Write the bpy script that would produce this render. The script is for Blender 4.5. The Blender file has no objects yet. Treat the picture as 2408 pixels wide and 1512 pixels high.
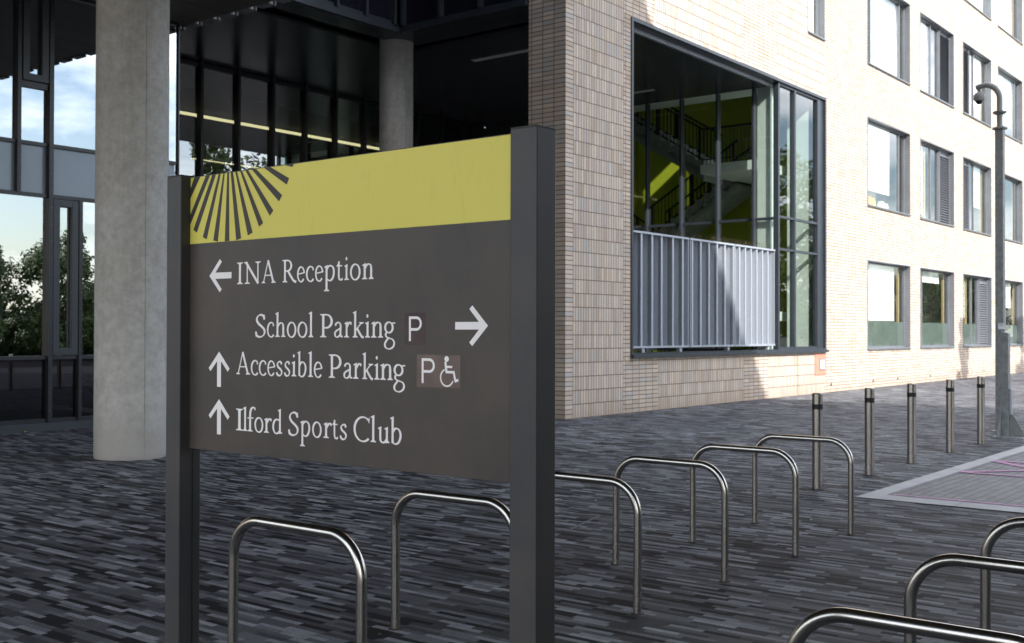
import bpy, bmesh, math, random
from mathutils import Vector, Matrix
R = math.radians
scene = bpy.context.scene
COL = scene.collection

# ------------------------------------------------------------------ camera
EYE = 1.65
yaw, pitch, roll = 6.65166433e-01, 9.93949204e-03, 2.53011137e-03
_f = Vector((math.cos(yaw)*math.cos(pitch), math.sin(yaw)*math.cos(pitch), math.sin(pitch)))
_r = Vector((math.sin(yaw), -math.cos(yaw), 0)); _u = _r.cross(_f)
_c, _s = math.cos(roll), math.sin(roll)
rgt = _c*_r + _s*_u; upv = -_s*_r + _c*_u
cam = bpy.data.cameras.new("camera"); camo = bpy.data.objects.new("camera", cam); COL.objects.link(camo)
m3 = Matrix((rgt, upv, -_f)).transposed()
camo.matrix_world = Matrix.Translation((0, 0, EYE)) @ m3.to_4x4()
cam.sensor_width = 36; cam.lens = 36*2631.277/2408
cam.clip_end = 1500; cam.clip_start = 0.05
cam.dof.use_dof = True; cam.dof.focus_distance = 3.6; cam.dof.aperture_fstop = 10
scene.camera = camo

# ------------------------------------------------------------------ light
SUN = Vector((1.0, 1.90, -1.47)).normalized()          # the way the sunlight travels
world = bpy.data.worlds.new("World"); scene.world = world; world.use_nodes = True
wt = world.node_tree; wt.nodes.clear()
wo = wt.nodes.new('ShaderNodeOutputWorld'); wb = wt.nodes.new('ShaderNodeBackground')
sky = wt.nodes.new('ShaderNodeTexSky'); sky.sky_type = 'NISHITA'; sky.sun_disc = False
sky.sun_elevation = math.asin(-SUN.z); sky.sun_rotation = math.atan2(-SUN.x, -SUN.y) % (2*math.pi)
sky.air_density = 1.0; sky.dust_density = 1.5; sky.ozone_density = 1.2
tc = wt.nodes.new('ShaderNodeTexCoord'); mp = wt.nodes.new('ShaderNodeMapping'); mp.inputs['Scale'].default_value = (1.6, 1.6, 4.2)
nz = wt.nodes.new('ShaderNodeTexNoise'); nz.inputs['Scale'].default_value = 2.3; nz.inputs['Detail'].default_value = 7; nz.inputs['Roughness'].default_value = .58
cr = wt.nodes.new('ShaderNodeValToRGB'); cr.color_ramp.elements[0].position = .43; cr.color_ramp.elements[1].position = .68
mx = wt.nodes.new('ShaderNodeMix'); mx.data_type = 'RGBA'; mx.inputs[7].default_value = (13, 13.3, 13.8, 1)
L = wt.links.new
L(tc.outputs['Generated'], mp.inputs['Vector']); L(mp.outputs[0], nz.inputs['Vector']); L(nz.outputs['Fac'], cr.inputs[0])
L(cr.outputs[0], mx.inputs[0]); L(sky.outputs[0], mx.inputs[6]); L(mx.outputs[2], wb.inputs['Color']); L(wb.outputs[0], wo.inputs[0])
wb.inputs['Strength'].default_value = 0.15
sl = bpy.data.lights.new("sun", 'SUN'); sl.energy = 3.3; sl.angle = R(0.5); sl.color = (1, .955, .91)
so = bpy.data.objects.new("sun", sl); COL.objects.link(so); so.rotation_euler = SUN.to_track_quat('-Z', 'Y').to_euler(); so.location = (-20, -16, 30)
scene.view_settings.view_transform = 'Standard'; scene.view_settings.look = 'None'
scene.view_settings.exposure = 1.25; scene.view_settings.gamma = 1
scene.cycles.max_bounces = 10; scene.cycles.transparent_max_bounces = 16
scene.cycles.diffuse_bounces = 5; scene.cycles.glossy_bounces = 5

# ------------------------------------------------------------------ node helpers
class NT:
    def __init__(s, name):
        s.m = bpy.data.materials.new(name); s.m.use_nodes = True; s.t = s.m.node_tree; s.t.nodes.clear()
        s.out = s.t.nodes.new('ShaderNodeOutputMaterial')
    def n(s, typ, **kw):
        x = s.t.nodes.new(typ)
        for k, v in kw.items(): setattr(x, k, v)
        return x
    def put(s, sock, v):
        if isinstance(v, bpy.types.NodeSocket): s.t.links.new(v, sock)
        elif isinstance(v, (tuple, list)) and len(v) == 3 and sock.type == 'RGBA': sock.default_value = (*v, 1)
        else: sock.default_value = v
    def math(s, op, a, b=None, c=None, clamp=False):
        x = s.n('ShaderNodeMath', operation=op, use_clamp=clamp); s.put(x.inputs[0], a)
        if b is not None: s.put(x.inputs[1], b)
        if c is not None: s.put(x.inputs[2], c)
        return x.outputs[0]
    def mix(s, f, a, b, mode='MIX'):
        x = s.n('ShaderNodeMix', data_type='RGBA', blend_type=mode); s.put(x.inputs[0], f); s.put(x.inputs[6], a); s.put(x.inputs[7], b)
        return x.outputs[2]
    def mixf(s, f, a, b):
        x = s.n('ShaderNodeMix'); s.put(x.inputs[0], f); s.put(x.inputs[2], a); s.put(x.inputs[3], b); return x.outputs[0]
    def ramp(s, f, stops, interp='LINEAR'):
        x = s.n('ShaderNodeValToRGB'); e = x.color_ramp; e.interpolation = interp
        while len(e.elements) < len(stops): e.elements.new(.5)
        for el, (p, c) in zip(e.elements, stops): el.position = p; el.color = (*c, 1)
        s.put(x.inputs[0], f); return x.outputs[0]
    def pos(s): return s.n('ShaderNodeNewGeometry').outputs['Position']
    def obj(s): return s.n('ShaderNodeTexCoord').outputs['Object']
    def xyz(s, v):
        x = s.n('ShaderNodeSeparateXYZ'); s.put(x.inputs[0], v); return x.outputs
    def vec(s, a, b, c=0.0):
        x = s.n('ShaderNodeCombineXYZ'); s.put(x.inputs[0], a); s.put(x.inputs[1], b); s.put(x.inputs[2], c); return x.outputs[0]
    def noise(s, v, scale, detail=3, rough=.5, out='Fac'):
        x = s.n('ShaderNodeTexNoise'); s.put(x.inputs['Vector'], v); x.inputs['Scale'].default_value = scale
        x.inputs['Detail'].default_value = detail; x.inputs['Roughness'].default_value = rough; return x.outputs[out]
    def scale(s, v, sc):
        x = s.n('ShaderNodeMapping'); s.put(x.inputs[0], v); x.inputs['Scale'].default_value = sc; return x.outputs[0]
    def white(s, v):
        x = s.n('ShaderNodeTexWhiteNoise', noise_dimensions='3D'); s.put(x.inputs['Vector'], v); return x.outputs
    def bump(s, h, strength=.2, dist=.01):
        x = s.n('ShaderNodeBump'); x.inputs['Strength'].default_value = strength; x.inputs['Distance'].default_value = dist
        s.put(x.inputs['Height'], h); return x.outputs[0]
    def bsdf(s, color, rough=.5, metal=0.0, spec=.5, normal=None, **kw):
        b = s.n('ShaderNodeBsdfPrincipled'); s.put(b.inputs['Base Color'], color); s.put(b.inputs['Roughness'], rough)
        s.put(b.inputs['Metallic'], metal); s.put(b.inputs['Specular IOR Level'], spec)
        if normal is not None: s.put(b.inputs['Normal'], normal)
        for k, v in kw.items(): s.put(b.inputs[k], v)
        s.t.links.new(b.outputs[0], s.out.inputs[0]); return b

def simple(name, color, rough=.5, metal=0.0, spec=.5, var=.12, nscale=4.0, bump=0.0, bscale=60.0):
    k = NT(name); p = k.pos()
    nf = k.noise(p, nscale, 5, .6)
    d = tuple(c*(1-var*1.6) for c in color); l = tuple(min(1, c*(1+var)) for c in color)
    col = k.ramp(nf, [(.3, d), (.7, l)])
    nrm = k.bump(k.noise(p, bscale, 3), bump, .004) if bump else None
    k.bsdf(col, k.mixf(nf, max(0, rough-.06), min(1, rough+.08)), metal, spec, nrm)
    return k.m

def glass(name, tint, base=.05, refl=(1, 1, 1), wave=.02, mult=1.0, rough=0.0):
    k = NT(name)
    ge = k.n('ShaderNodeNewGeometry'); dt = k.n('ShaderNodeVectorMath', operation='DOT_PRODUCT')
    k.put(dt.inputs[0], ge.outputs['Normal']); k.put(dt.inputs[1], ge.outputs['Incoming'])
    fres = k.math('MULTIPLY_ADD', k.math('POWER', k.math('SUBTRACT', 1.0, k.math('ABSOLUTE', dt.outputs['Value'])), 5.0), .93, .07)   # both faces of a pane
    w = k.bump(k.noise(k.pos(), .55, 2), wave, .1)
    f = k.math('MULTIPLY_ADD', fres, mult, base, clamp=True)
    tr = k.n('ShaderNodeBsdfTransparent'); k.put(tr.inputs[0], tint)
    gl = k.n('ShaderNodeBsdfGlossy'); k.put(gl.inputs[0], refl); gl.inputs['Roughness'].default_value = rough
    k.put(gl.inputs['Normal'], w)
    ms = k.n('ShaderNodeMixShader'); k.put(ms.inputs[0], f); k.t.links.new(tr.outputs[0], ms.inputs[1]); k.t.links.new(gl.outputs[0], ms.inputs[2])
    k.t.links.new(ms.outputs[0], k.out.inputs[0]); return k.m

def emit(name, color, st):
    k = NT(name); e = k.n('ShaderNodeEmission'); k.put(e.inputs[0], color); e.inputs[1].default_value = st
    k.t.links.new(e.outputs[0], k.out.inputs[0]); return k.m

# ------------------------------------------------------------------ materials
YF = 12.345; XC = 17.37
M = {}
def brick_mat():
    k = NT('pale_brick'); x, y, z = k.xyz(k.pos())
    u = k.math('ADD', k.math('SUBTRACT', x, XC), k.math('SUBTRACT', YF, y))      # runs round the corner
    def step(edge): return k.math('GREATER_THAN', u, edge)
    # soldier zones along the facade
    low = k.math('LESS_THAN', z, 1.17)
    def band(a, b): return k.math('MULTIPLY', step(a), k.math('SUBTRACT', 1.0, step(b)))
    zl = k.math('ADD', k.math('ADD', band(.265, 2.06), band(3.43, 7.48)), band(8.86, 12.45))
    zu = k.math('ADD', k.math('ADD', band(.265, 2.06), band(3.31, 7.33)), band(9.4, 12.45))
    sol = k.mixf(low, zu, zl)
    bw, bh = .268, .268/3
    def cells(w, h, off):
        uu = k.math('DIVIDE', k.math('ADD', u, off), w); zz = k.math('DIVIDE', k.math('ADD', z, -.0), h)
        iu, iz = k.math('FLOOR', uu), k.math('FLOOR', zz)
        fu, fz = k.math('SUBTRACT', uu, iu), k.math('SUBTRACT', zz, iz)
        du = k.math('MULTIPLY', k.math('MINIMUM', fu, k.math('SUBTRACT', 1.0, fu)), w)
        dz = k.math('MULTIPLY', k.math('MINIMUM', fz, k.math('SUBTRACT', 1.0, fz)), h)
        return k.white(k.vec(iu, iz, off)), k.math('MINIMUM', du, dz)
    ws, ds = cells(bw, bh, 5*bw+.003); wv, dv = cells(bw/3, bw, 4*bw+.003)
    rnd = k.mixf(sol, ws[0], wv[0]); dist = k.mixf(sol, ds, dv)
    mort = k.math('LESS_THAN', dist, .0080)
    col = k.ramp(rnd, [(0, (.44, .355, .285)), (.14, (.52, .432, .352)), (.38, (.60, .505, .42)), (.60, (.55, .478, .412)), (.76, (.47, .415, .378)), (.88, (.43, .425, .415)), (.955, (.65, .56, .47))], 'CONSTANT')
    p = k.pos(); n1 = k.noise(k.scale(p, (14, 14, 14)), 1, 5, .65); n2 = k.noise(p, .45, 4)
    col = k.mix(k.math('MULTIPLY', n1, .45), col, k.mix(.5, col, (.40, .33, .27)))
    dirt = k.math('MULTIPLY', k.math('SUBTRACT', 1.0, k.math('MULTIPLY', z, 2.6), clamp=True), .5)
    col = k.mix(k.math('MULTIPLY', k.math('MULTIPLY', n2, .35), 1.0), col, (.56, .475, .38))
    col = k.mix(dirt, col, (.36, .27, .20))
    col = k.mix(mort, col, (.135, .098, .072))
    joint = k.math('MULTIPLY', k.math('LESS_THAN', k.math('ABSOLUTE', k.math('SUBTRACT', u, 10.64)), .011), k.math('LESS_THAN', z, 1.15))
    col = k.mix(joint, col, (.05, .04, .03))
    h = k.math('ADD', k.math('MULTIPLY', k.math('MINIMUM', dist, .009), 110.), k.math('MULTIPLY', n1, .35))
    k.bsdf(col, .8, 0, .25, k.bump(h, .55, .006)); return k.m
M['brick'] = brick_mat()

def paver_mat():
    k = NT('long_pavers'); x, y, z = k.xyz(k.pos())
    w = .046
    rx = k.math('DIVIDE', x, w); ix = k.math('FLOOR', rx); fx = k.math('SUBTRACT', rx, ix)
    wr = k.white(k.vec(ix, 3.7, 1.0)); ln = k.math('MULTIPLY_ADD', wr[0], .07, .21)
    wr2 = k.white(k.vec(ix, 9.1, 4.0))
    ry = k.math('DIVIDE', k.math('ADD', y, k.math('MULTIPLY', wr2[0], 3.0)), ln); iy = k.math('FLOOR', ry); fy = k.math('SUBTRACT', ry, iy)
    wc = k.white(k.vec(ix, iy, 0.0))
    col = k.ramp(wc[0], [(0, (.024, .0235, .026)), (.20, (.068, .068, .074)), (.40, (.112, .114, .124)), (.64, (.160, .165, .180)), (.80, (.250, .259, .280)), (.95, (.33, .34, .365))], 'CONSTANT')
    p = k.pos(); big = k.noise(p, .22, 4, .6); sp = k.noise(p, 130, 3, .75); mid = k.noise(p, 9, 4, .65)
    col = k.mix(.04, col, (.10, .10, .112))
    col = k.mix(1.0, col, k.ramp(sp, [(.36, (.42, .42, .42)), (.64, (1.55, 1.54, 1.5))]), 'MULTIPLY')
    col = k.mix(1.0, col, k.ramp(big, [(.3, (.80, .77, .82)), (.7, (1.16, 1.19, 1.17))]), 'MULTIPLY')
    col = k.mix(1.0, col, k.ramp(mid, [(.3, (.86, .86, .86)), (.7, (1.12, 1.12, 1.12))]), 'MULTIPLY')
    st = k.ramp(k.noise(k.scale(p, (1, 1, 1)), .9, 6, .7), [(.60, (1, 1, 1)), (.72, (.74, .70, .68))]); col = k.mix(1.0, col, st, 'MULTIPLY')
    e = k.math('MULTIPLY', k.math('MINIMUM', fx, k.math('SUBTRACT', 1.0, fx)), w)
    e2 = k.math('MULTIPLY', k.math('MINIMUM', fy, k.math('SUBTRACT', 1.0, fy)), ln)
    dj = k.math('MINIMUM', e, e2); mort = k.math('LESS_THAN', dj, .0012)
    col = k.mix(k.math('MULTIPLY', mort, .55), col, (.02, .02, .021))
    h = k.math('ADD', k.math('MULTIPLY', k.math('MINIMUM', dj, .003), 120.), k.math('ADD', k.math('MULTIPLY', sp, .8), k.math('MULTIPLY', wc[0], .25)))
    k.bsdf(col, k.mixf(sp, .55, .75), 0, .06, k.bump(h, .30, .003)); return k.m
M['paver'] = paver_mat()

def block_mat():
    k = NT('grey_block_paving'); x, y, z = k.xyz(k.pos())
    w, l = .105, .21
    rx = k.math('DIVIDE', x, l); ry = k.math('DIVIDE', y, w); iy = k.math('FLOOR', ry)
    rx = k.math('ADD', rx, k.math('MULTIPLY', k.math('MODULO', k.math('ADD', iy, 1000.), 2.0), .5)); ix = k.math('FLOOR', rx)
    fx, fy = k.math('SUBTRACT', rx, ix), k.math('SUBTRACT', ry, iy)
    d = k.math('MINIMUM', k.math('MULTIPLY', k.math('MINIMUM', fx, k.math('SUBTRACT', 1.0, fx)), l), k.math('MULTIPLY', k.math('MINIMUM', fy, k.math('SUBTRACT', 1.0, fy)), w))
    wc = k.white(k.vec(ix, iy, 2.0)); p = k.pos(); sp = k.noise(p, 180, 2, .7)
    col = k.ramp(wc[0], [(0, (.14, .14, .148)), (.5, (.175, .175, .185)), (1, (.205, .203, .21))])
    col = k.mix(1.0, col, k.ramp(sp, [(.3, (.7, .7, .7)), (.7, (1.25, 1.25, 1.25))]), 'MULTIPLY')
    col = k.mix(k.math('LESS_THAN', d, .0065), col, (.020, .020, .020))
    k.bsdf(col, .62, 0, .5, k.bump(k.math('MULTIPLY', k.math('MINIMUM', d, .006), 120.), .4, .004)); return k.m
M['block'] = block_mat()

def steel_mat():
    k = NT('brushed_stainless'); p = k.obj(); x, y, z = k.xyz(p)
    st = k.noise(k.scale(p, (160, 160, 2)), 1, 4, .6); sm = k.noise(k.pos(), 7, 5, .7); low = k.math('SUBTRACT', 1.0, k.math('MULTIPLY', z, 1.25), clamp=True)
    rust = k.math('MULTIPLY', k.ramp(k.noise(k.scale(p, (40, 40, 16)), 1, 5, .7), [(.45, (0, 0, 0)), (.7, (1, 1, 1))]), k.math('MULTIPLY', low, .30))
    col = k.ramp(st, [(.3, (.40, .375, .34)), (.7, (.50, .475, .44))])
    col = k.mix(rust, col, (.24, .15, .09))
    k.bsdf(col, k.math('MULTIPLY_ADD', sm, .08, k.math('MULTIPLY_ADD', low, .07, .17)), 1.0, .5); return k.m
M['steel'] = steel_mat()

def concrete_mat():
    k = NT('fair_faced_concrete'); p = k.pos(); x, y, z = k.xyz(p)
    a = k.noise(p, 1.1, 6, .65); b = k.noise(p, 9, 5, .7); c = k.noise(k.scale(p, (5, 5, .35)), 1, 6, .7)
    col = k.ramp(a, [(.25, (.40, .375, .345)), (.5, (.48, .465, .44)), (.75, (.54, .53, .515))])
    col = k.mix(1.0, col, k.ramp(b, [(.3, (.78, .77, .75)), (.7, (1.12, 1.12, 1.12))]), 'MULTIPLY')
    col = k.mix(k.math('MULTIPLY', k.ramp(c, [(.54, (0, 0, 0)), (.78, (1, 1, 1))]), .32), col, (.20, .18, .16))
    low = k.math('MULTIPLY', k.math('SUBTRACT', 1.0, k.math('MULTIPLY', z, 1.4), clamp=True), k.ramp(b, [(.35, (.1, .1, .1)), (.65, (1, 1, 1))]))
    col = k.mix(k.math('MULTIPLY', low, .45), col, (.20, .17, .14))
    vor = k.n('ShaderNodeTexVoronoi'); k.put(vor.inputs['Vector'], p); vor.inputs['Scale'].default_value = 13
    pit = k.math('LESS_THAN', vor.outputs['Distance'], .055)
    col = k.mix(k.math('MULTIPLY', pit, .75), col, (.09, .08, .07))
    k.bsdf(col, .72, 0, .35, k.bump(k.math('SUBTRACT', b, pit), .25, .006)); return k.m
M['concrete'] = concrete_mat()

def soffit_mat(name, col, axis, pitch, rough, spec):
    k = NT(name); c = k.xyz(k.pos()); t = k.math('DIVIDE', c[axis], pitch); i = k.math('FLOOR', t); f = k.math('SUBTRACT', t, i)
    d = k.math('MINIMUM', f, k.math('SUBTRACT', 1.0, f)); s = k.math('LESS_THAN', d, .022/pitch*.5)
    w = k.white(k.vec(i, 1.0, 2.0))
    cc = k.mix(w[0], tuple(v*.85 for v in col), tuple(v*1.15 for v in col)); cc = k.mix(s, cc, (.004, .004, .004))
    k.bsdf(cc, rough, 0, spec, k.bump(k.noise(k.pos(), 1.1, 2), .03, .1)); return k.m
M['soffit'] = soffit_mat('dark_soffit_boards', (.047, .049, .057), 0, .527, .24, .30)
M['deck'] = soffit_mat('grey_soffit_panels', (.085, .082, .062), 1, .78, .6, .3)

def sign_mat(name, col, rough, dirt=1.0):
    k = NT(name); p = k.pos()
    a = k.noise(p, 2.6, 4, .6); g = k.noise(k.scale(p, (30, 30, 7)), 1, 5, .75); sp = k.noise(p, 130, 3, .7); bl = k.noise(p, 26, 4, .75)
    c = k.mix(k.math('MULTIPLY', k.ramp(g, [(.54, (0, 0, 0)), (.78, (1, 1, 1))]), .40*dirt), col, tuple(v*.5 for v in col))
    c = k.mix(k.math('MULTIPLY', k.ramp(sp, [(.63, (0, 0, 0)), (.74, (1, 1, 1))]), .45*dirt), c, tuple(v*.35 for v in col))
    c = k.mix(k.math('MULTIPLY', k.ramp(bl, [(.62, (0, 0, 0)), (.74, (1, 1, 1))]), .10), c, tuple(v*.55+.02 for v in col))
    c = k.mix(k.math('MULTIPLY', k.ramp(a, [(.36, (0, 0, 0)), (.66, (1, 1, 1))]), .075*dirt), c, (.34, .25, .18))  # warm patches paint an uneven brown reflection into the colour, scaled with the dirt
    k.bsdf(c, k.math('MULTIPLY_ADD', a, .16, rough), 0, .35, k.bump(k.math('ADD', sp, k.noise(p, 500, 2)), .05, .001)); return k.m
M['sign_grey'] = sign_mat('sign_grey_paint', (.041, .034, .0285), .40)
M['post_grey'] = sign_mat('post_grey_paint', (.030, .031, .033), .40)
M['ray_grey'] = sign_mat('ray_grey_vinyl', (.026, .025, .022), .5)
M['sign_yellow'] = sign_mat('sign_yellow_vinyl', (.58, .505, .085), .40, .45)
M['sign_white'] = simple('white_vinyl', (.74, .70, .675), .5, var=.03)
def plate_mat(name, c0, c1):
    k = NT(name); p = k.pos(); n = k.noise(k.scale(p, (1, 210, 150)), 1, 4, .7); a = k.noise(p, 9, 3)
    col = k.ramp(a, [(.3, c0), (.7, c1)])
    k.bsdf(col, .36, .1, .3, k.bump(n, .35, .002)); return k.m
M['plate'] = plate_mat('dark_bronze_foil', (.030, .015, .015), (.058, .034, .031)); M['plate_pale'] = plate_mat('pale_bronze_foil', (.085, .060, .050), (.15, .105, .085))
M['frame'] = simple('anthracite_aluminium', (.030, .037, .047), .38, .1, .5, .10, 3)
M['frame_dark'] = simple('black_aluminium', (.010, .012, .017), .35, .05, .5, .1, 3)
M['lining'] = simple('grey_window_lining', (.165, .178, .195), .42, .2, .5, .08, 3)
M['louvre'] = simple('pale_grey_louvre', (.19, .20, .22), .45, .1, .5, .05, 3)
M['cill'] = simple('grey_metal_cill', (.16, .17, .18), .45, .3, .5, .08, 3)
M['granite'] = simple('pale_granite', (.46, .455, .46), .65, 0, .4, .10, 3, .25, 160)
M['pink'] = simple('pink_line_paint', (.50, .25, .42), .6, 0, .4, .22, 14)
M['galv'] = simple('galvanised_steel', (.39, .425, .475), .42, .30, .5, .07, 40)
M['galv_dark'] = simple('weathered_galvanised_steel', (.27, .285, .285), .5, .2, .5, .20, 11)
M['black'] = simple('black_band', (.008, .008, .008), .5, var=.05)
M['rust'] = simple('rusty_base_ring', (.060, .045, .038), .8, var=.3, nscale=30)
M['lime'] = simple('lime_wall_paint', (.40, .44, .025), .6, var=.04)
M['white_wall'] = simple('white_interior_paint', (.74, .76, .72), .6, var=.04)
M['stair_con'] = simple('stair_concrete', (.27, .28, .26), .7, var=.12)
M['seam'] = simple('damp_seam', (.26, .245, .23), .8, var=.35, nscale=2.5)
M['room'] = simple('room_paint', (.36, .37, .34), .8, var=.05)
M['room_dark'] = simple('dark_interior', (.030, .034, .034), .8, var=.2)
M['blind'] = simple('roller_blind_fabric', (.80, .83, .82), .85, var=.03)
M['film'] = simple('green_window_film', (.12, .155, .135), .35, var=.10, nscale=2)
M['spandrel'] = simple('blue_grey_spandrel', (.23, .29, .37), .16, 0, .6, .05, 1)
M['navy'] = simple('dark_glazed_panel', (.010, .010, .016), .08, 0, .5, .05, 1)
M['salmon'] = simple('washed_out_red_panel', (.60, .23, .16), .6, var=.08)  # red made paler, overexposure put into the colour
M['red'] = simple('red_paint', (.45, .03, .03), .5, var=.05)
M['wood'] = simple('pale_window_timber', (.42, .33, .16), .55, var=.1, nscale=8)
M['spike'] = simple('rusty_spikes', (.10, .075, .05), .7, var=.2)
M['cam_grey'] = simple('light_grey_enamel', (.30, .30, .29), .4, 0, .5, .05)
M['smoke'] = simple('smoked_dome', (.012, .012, .013), .08, 0, .6, .05)
M['asphalt'] = simple('asphalt', (.055, .055, .057), .85, 0, .3, .2, 2, .3, 120)
M['facing'] = simple('grey_cladding', (.20, .20, .20), .6, .1, .4, .1, 1)
M['bark'] = simple('bark', (.10, .075, .05), .9, 0, .2, .3, 9)
def leaf_mat():
    k = NT('leaves'); oi = k.n('ShaderNodeObjectInfo'); n = k.noise(k.pos(), 1.2, 3); rn = k.white(k.scale(k.pos(), (3, 3, 3)))
    col = k.ramp(n, [(.3, (.035, .062, .016)), (.7, (.085, .125, .03))])
    b = k.bsdf(col, .55, 0, .4); b.inputs['Subsurface Weight'].default_value = 0; return k.m
M['leaf'] = leaf_mat()
M['g_left'] = glass('reflective_glass', (.40, .45, .45), .36, (.95, .98, 1), .010, 1.0)
M['g_hall'] = glass('hall_glass', (.42, .50, .47), .22, (1, 1, 1), .014, 1.0)
M['g_low'] = glass('dark_glass', (.25, .25, .25), .0, (.9, .9, 1), .01, .7)
M['g_win'] = glass('window_glass', (.93, .96, .94), .06, (1, 1, 1), .012, 1.0)
M['g_stair'] = glass('stair_glass', (.74, .82, .78), .05, (1, 1, 1), .012, 1.0)
M['lamp'] = emit('warm_lamp', (1, .80, .46), .95)
M['lamp_off'] = simple('pale_diffuser', (.5, .5, .48), .5, var=.02)

# ------------------------------------------------------------------ mesh helpers
class MB:
    def __init__(s): s.v = []; s.f = []; s.sm = []
    def face(s, pts, smooth=False):
        i = len(s.v); s.v += [tuple(p) for p in pts]; s.f.append(tuple(range(i, i+len(pts)))); s.sm.append(smooth); return s
    def box(s, x0, x1, y0, y1, z0, z1):
        x0, x1 = sorted((x0, x1)); y0, y1 = sorted((y0, y1)); z0, z1 = sorted((z0, z1))
        i = len(s.v)
        s.v += [(x0, y0, z0), (x1, y0, z0), (x1, y1, z0), (x0, y1, z0), (x0, y0, z1), (x1, y0, z1), (x1, y1, z1), (x0, y1, z1)]
        for q in ((0, 3, 2, 1), (4, 5, 6, 7), (0, 1, 5, 4), (1, 2, 6, 5), (2, 3, 7, 6), (3, 0, 4, 7)):
            s.f.append(tuple(i+j for j in q)); s.sm.append(False)
        return s
    def hexa(s, p):                                     # eight corners, bottom ring then top ring
        i = len(s.v); s.v += [tuple(q) for q in p]
        for q in ((0, 3, 2, 1), (4, 5, 6, 7), (0, 1, 5, 4), (1, 2, 6, 5), (2, 3, 7, 6), (3, 0, 4, 7)):
            s.f.append(tuple(i+j for j in q)); s.sm.append(False)
        return s
    def bar(s, a, b, w, h=None):
        a, b = Vector(a), Vector(b); d = (b-a).normalized(); h = h or w
        side = d.cross(Vector((0, 0, 1)))
        if side.length < 1e-4: side = Vector((1, 0, 0))
        side.normalize(); up = side.cross(d)
        q = [(-1, -1), (1, -1), (1, 1), (-1, 1)]
        return s.hexa([a+side*w/2*i+up*h/2*j for i, j in q]+[b+side*w/2*i+up*h/2*j for i, j in q])
    def tube(s, pts, r, seg=20, cap=True):
        pts = [Vector(p) for p in pts]; n = len(pts); rr = r if isinstance(r, (list, tuple)) else [r]*n
        d0 = (pts[1]-pts[0]).normalized(); nr = d0.orthogonal().normalized(); base = len(s.v); prev = d0
        for i, p in enumerate(pts):
            d = ((pts[min(i+1, n-1)]-p).normalized()+(p-pts[max(i-1, 0)]).normalized())
            d = d.normalized() if d.length > 1e-6 else prev
            nr = (prev.rotation_difference(d) @ nr); nr = (nr-d*nr.dot(d)).normalized(); prev = d; bn = d.cross(nr)
            for j in range(seg):
                a = 2*math.pi*j/seg; s.v.append(tuple(p+(nr*math.cos(a)+bn*math.sin(a))*rr[i]))
        for i in range(n-1):
            for j in range(seg):
                s.f.append((base+i*seg+j, base+i*seg+(j+1) % seg, base+(i+1)*seg+(j+1) % seg, base+(i+1)*seg+j)); s.sm.append(True)
        if cap:
            s.f.append(tuple(base+j for j in reversed(range(seg)))); s.sm.append(False)
            s.f.append(tuple(base+(n-1)*seg+j for j in range(seg))); s.sm.append(False)
        return s
    def lathe(s, c, prof, seg=40):                      # prof: (r, z) from the bottom up
        return s.tube([(c[0], c[1], c[2]+z) for r, z in prof], [r for r, z in prof], seg) if False else s._lathe(c, prof, seg)
    def _lathe(s, c, prof, seg):
        base = len(s.v)
        for r, z in prof:
            for j in range(seg):
                a = 2*math.pi*j/seg; s.v.append((c[0]+r*math.cos(a), c[1]+r*math.sin(a), c[2]+z))
        for i in range(len(prof)-1):
            for j in range(seg):
                s.f.append((base+i*seg+j, base+i*seg+(j+1) % seg, base+(i+1)*seg+(j+1) % seg, base+(i+1)*seg+j)); s.sm.append(True)
        s.f.append(tuple(base+j for j in reversed(range(seg)))); s.sm.append(False)
        s.f.append(tuple(base+(len(prof)-1)*seg+j for j in range(seg))); s.sm.append(False)
        return s
    def build(s, name, mat, parent=None, bevel=0, sharp=35):
        me = bpy.data.meshes.new(name); me.from_pydata(s.v, [], s.f); me.materials.append(mat)
        me.polygons.foreach_set('use_smooth', s.sm)
        if any(s.sm): me.set_sharp_from_angle(angle=R(sharp))
        o = bpy.data.objects.new(name, me); COL.objects.link(o)
        if parent: o.parent = parent
        if bevel:
            b = o.modifiers.new('bevel', 'BEVEL'); b.width = bevel; b.segments = 2; b.limit_method = 'ANGLE'; b.angle_limit = R(40)
        return o

def tag(o, label=None, cat=None, group=None, kind=None):
    if label: o['label'] = label
    if cat: o['category'] = cat
    if group: o['group'] = group
    if kind: o['kind'] = kind
    return o
def empty(name, loc=(0, 0, 0), label=None, cat=None, group=None):
    o = bpy.data.objects.new(name, None); COL.objects.link(o); o.location = loc; o.empty_display_size = .1
    return tag(o, label, cat, group)
def copy_tree(o, parent=None):
    c = o.copy(); COL.objects.link(c); c.parent = parent
    for ch in list(o.children): copy_tree(ch, c)
    return c
def sheet(name, mat, x0, x1, y0, y1, z, kind='structure'):
    o = MB().face([(x0, y0, z), (x1, y0, z), (x1, y1, z), (x0, y1, z)]).build(name, mat); return tag(o, kind=kind)

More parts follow.
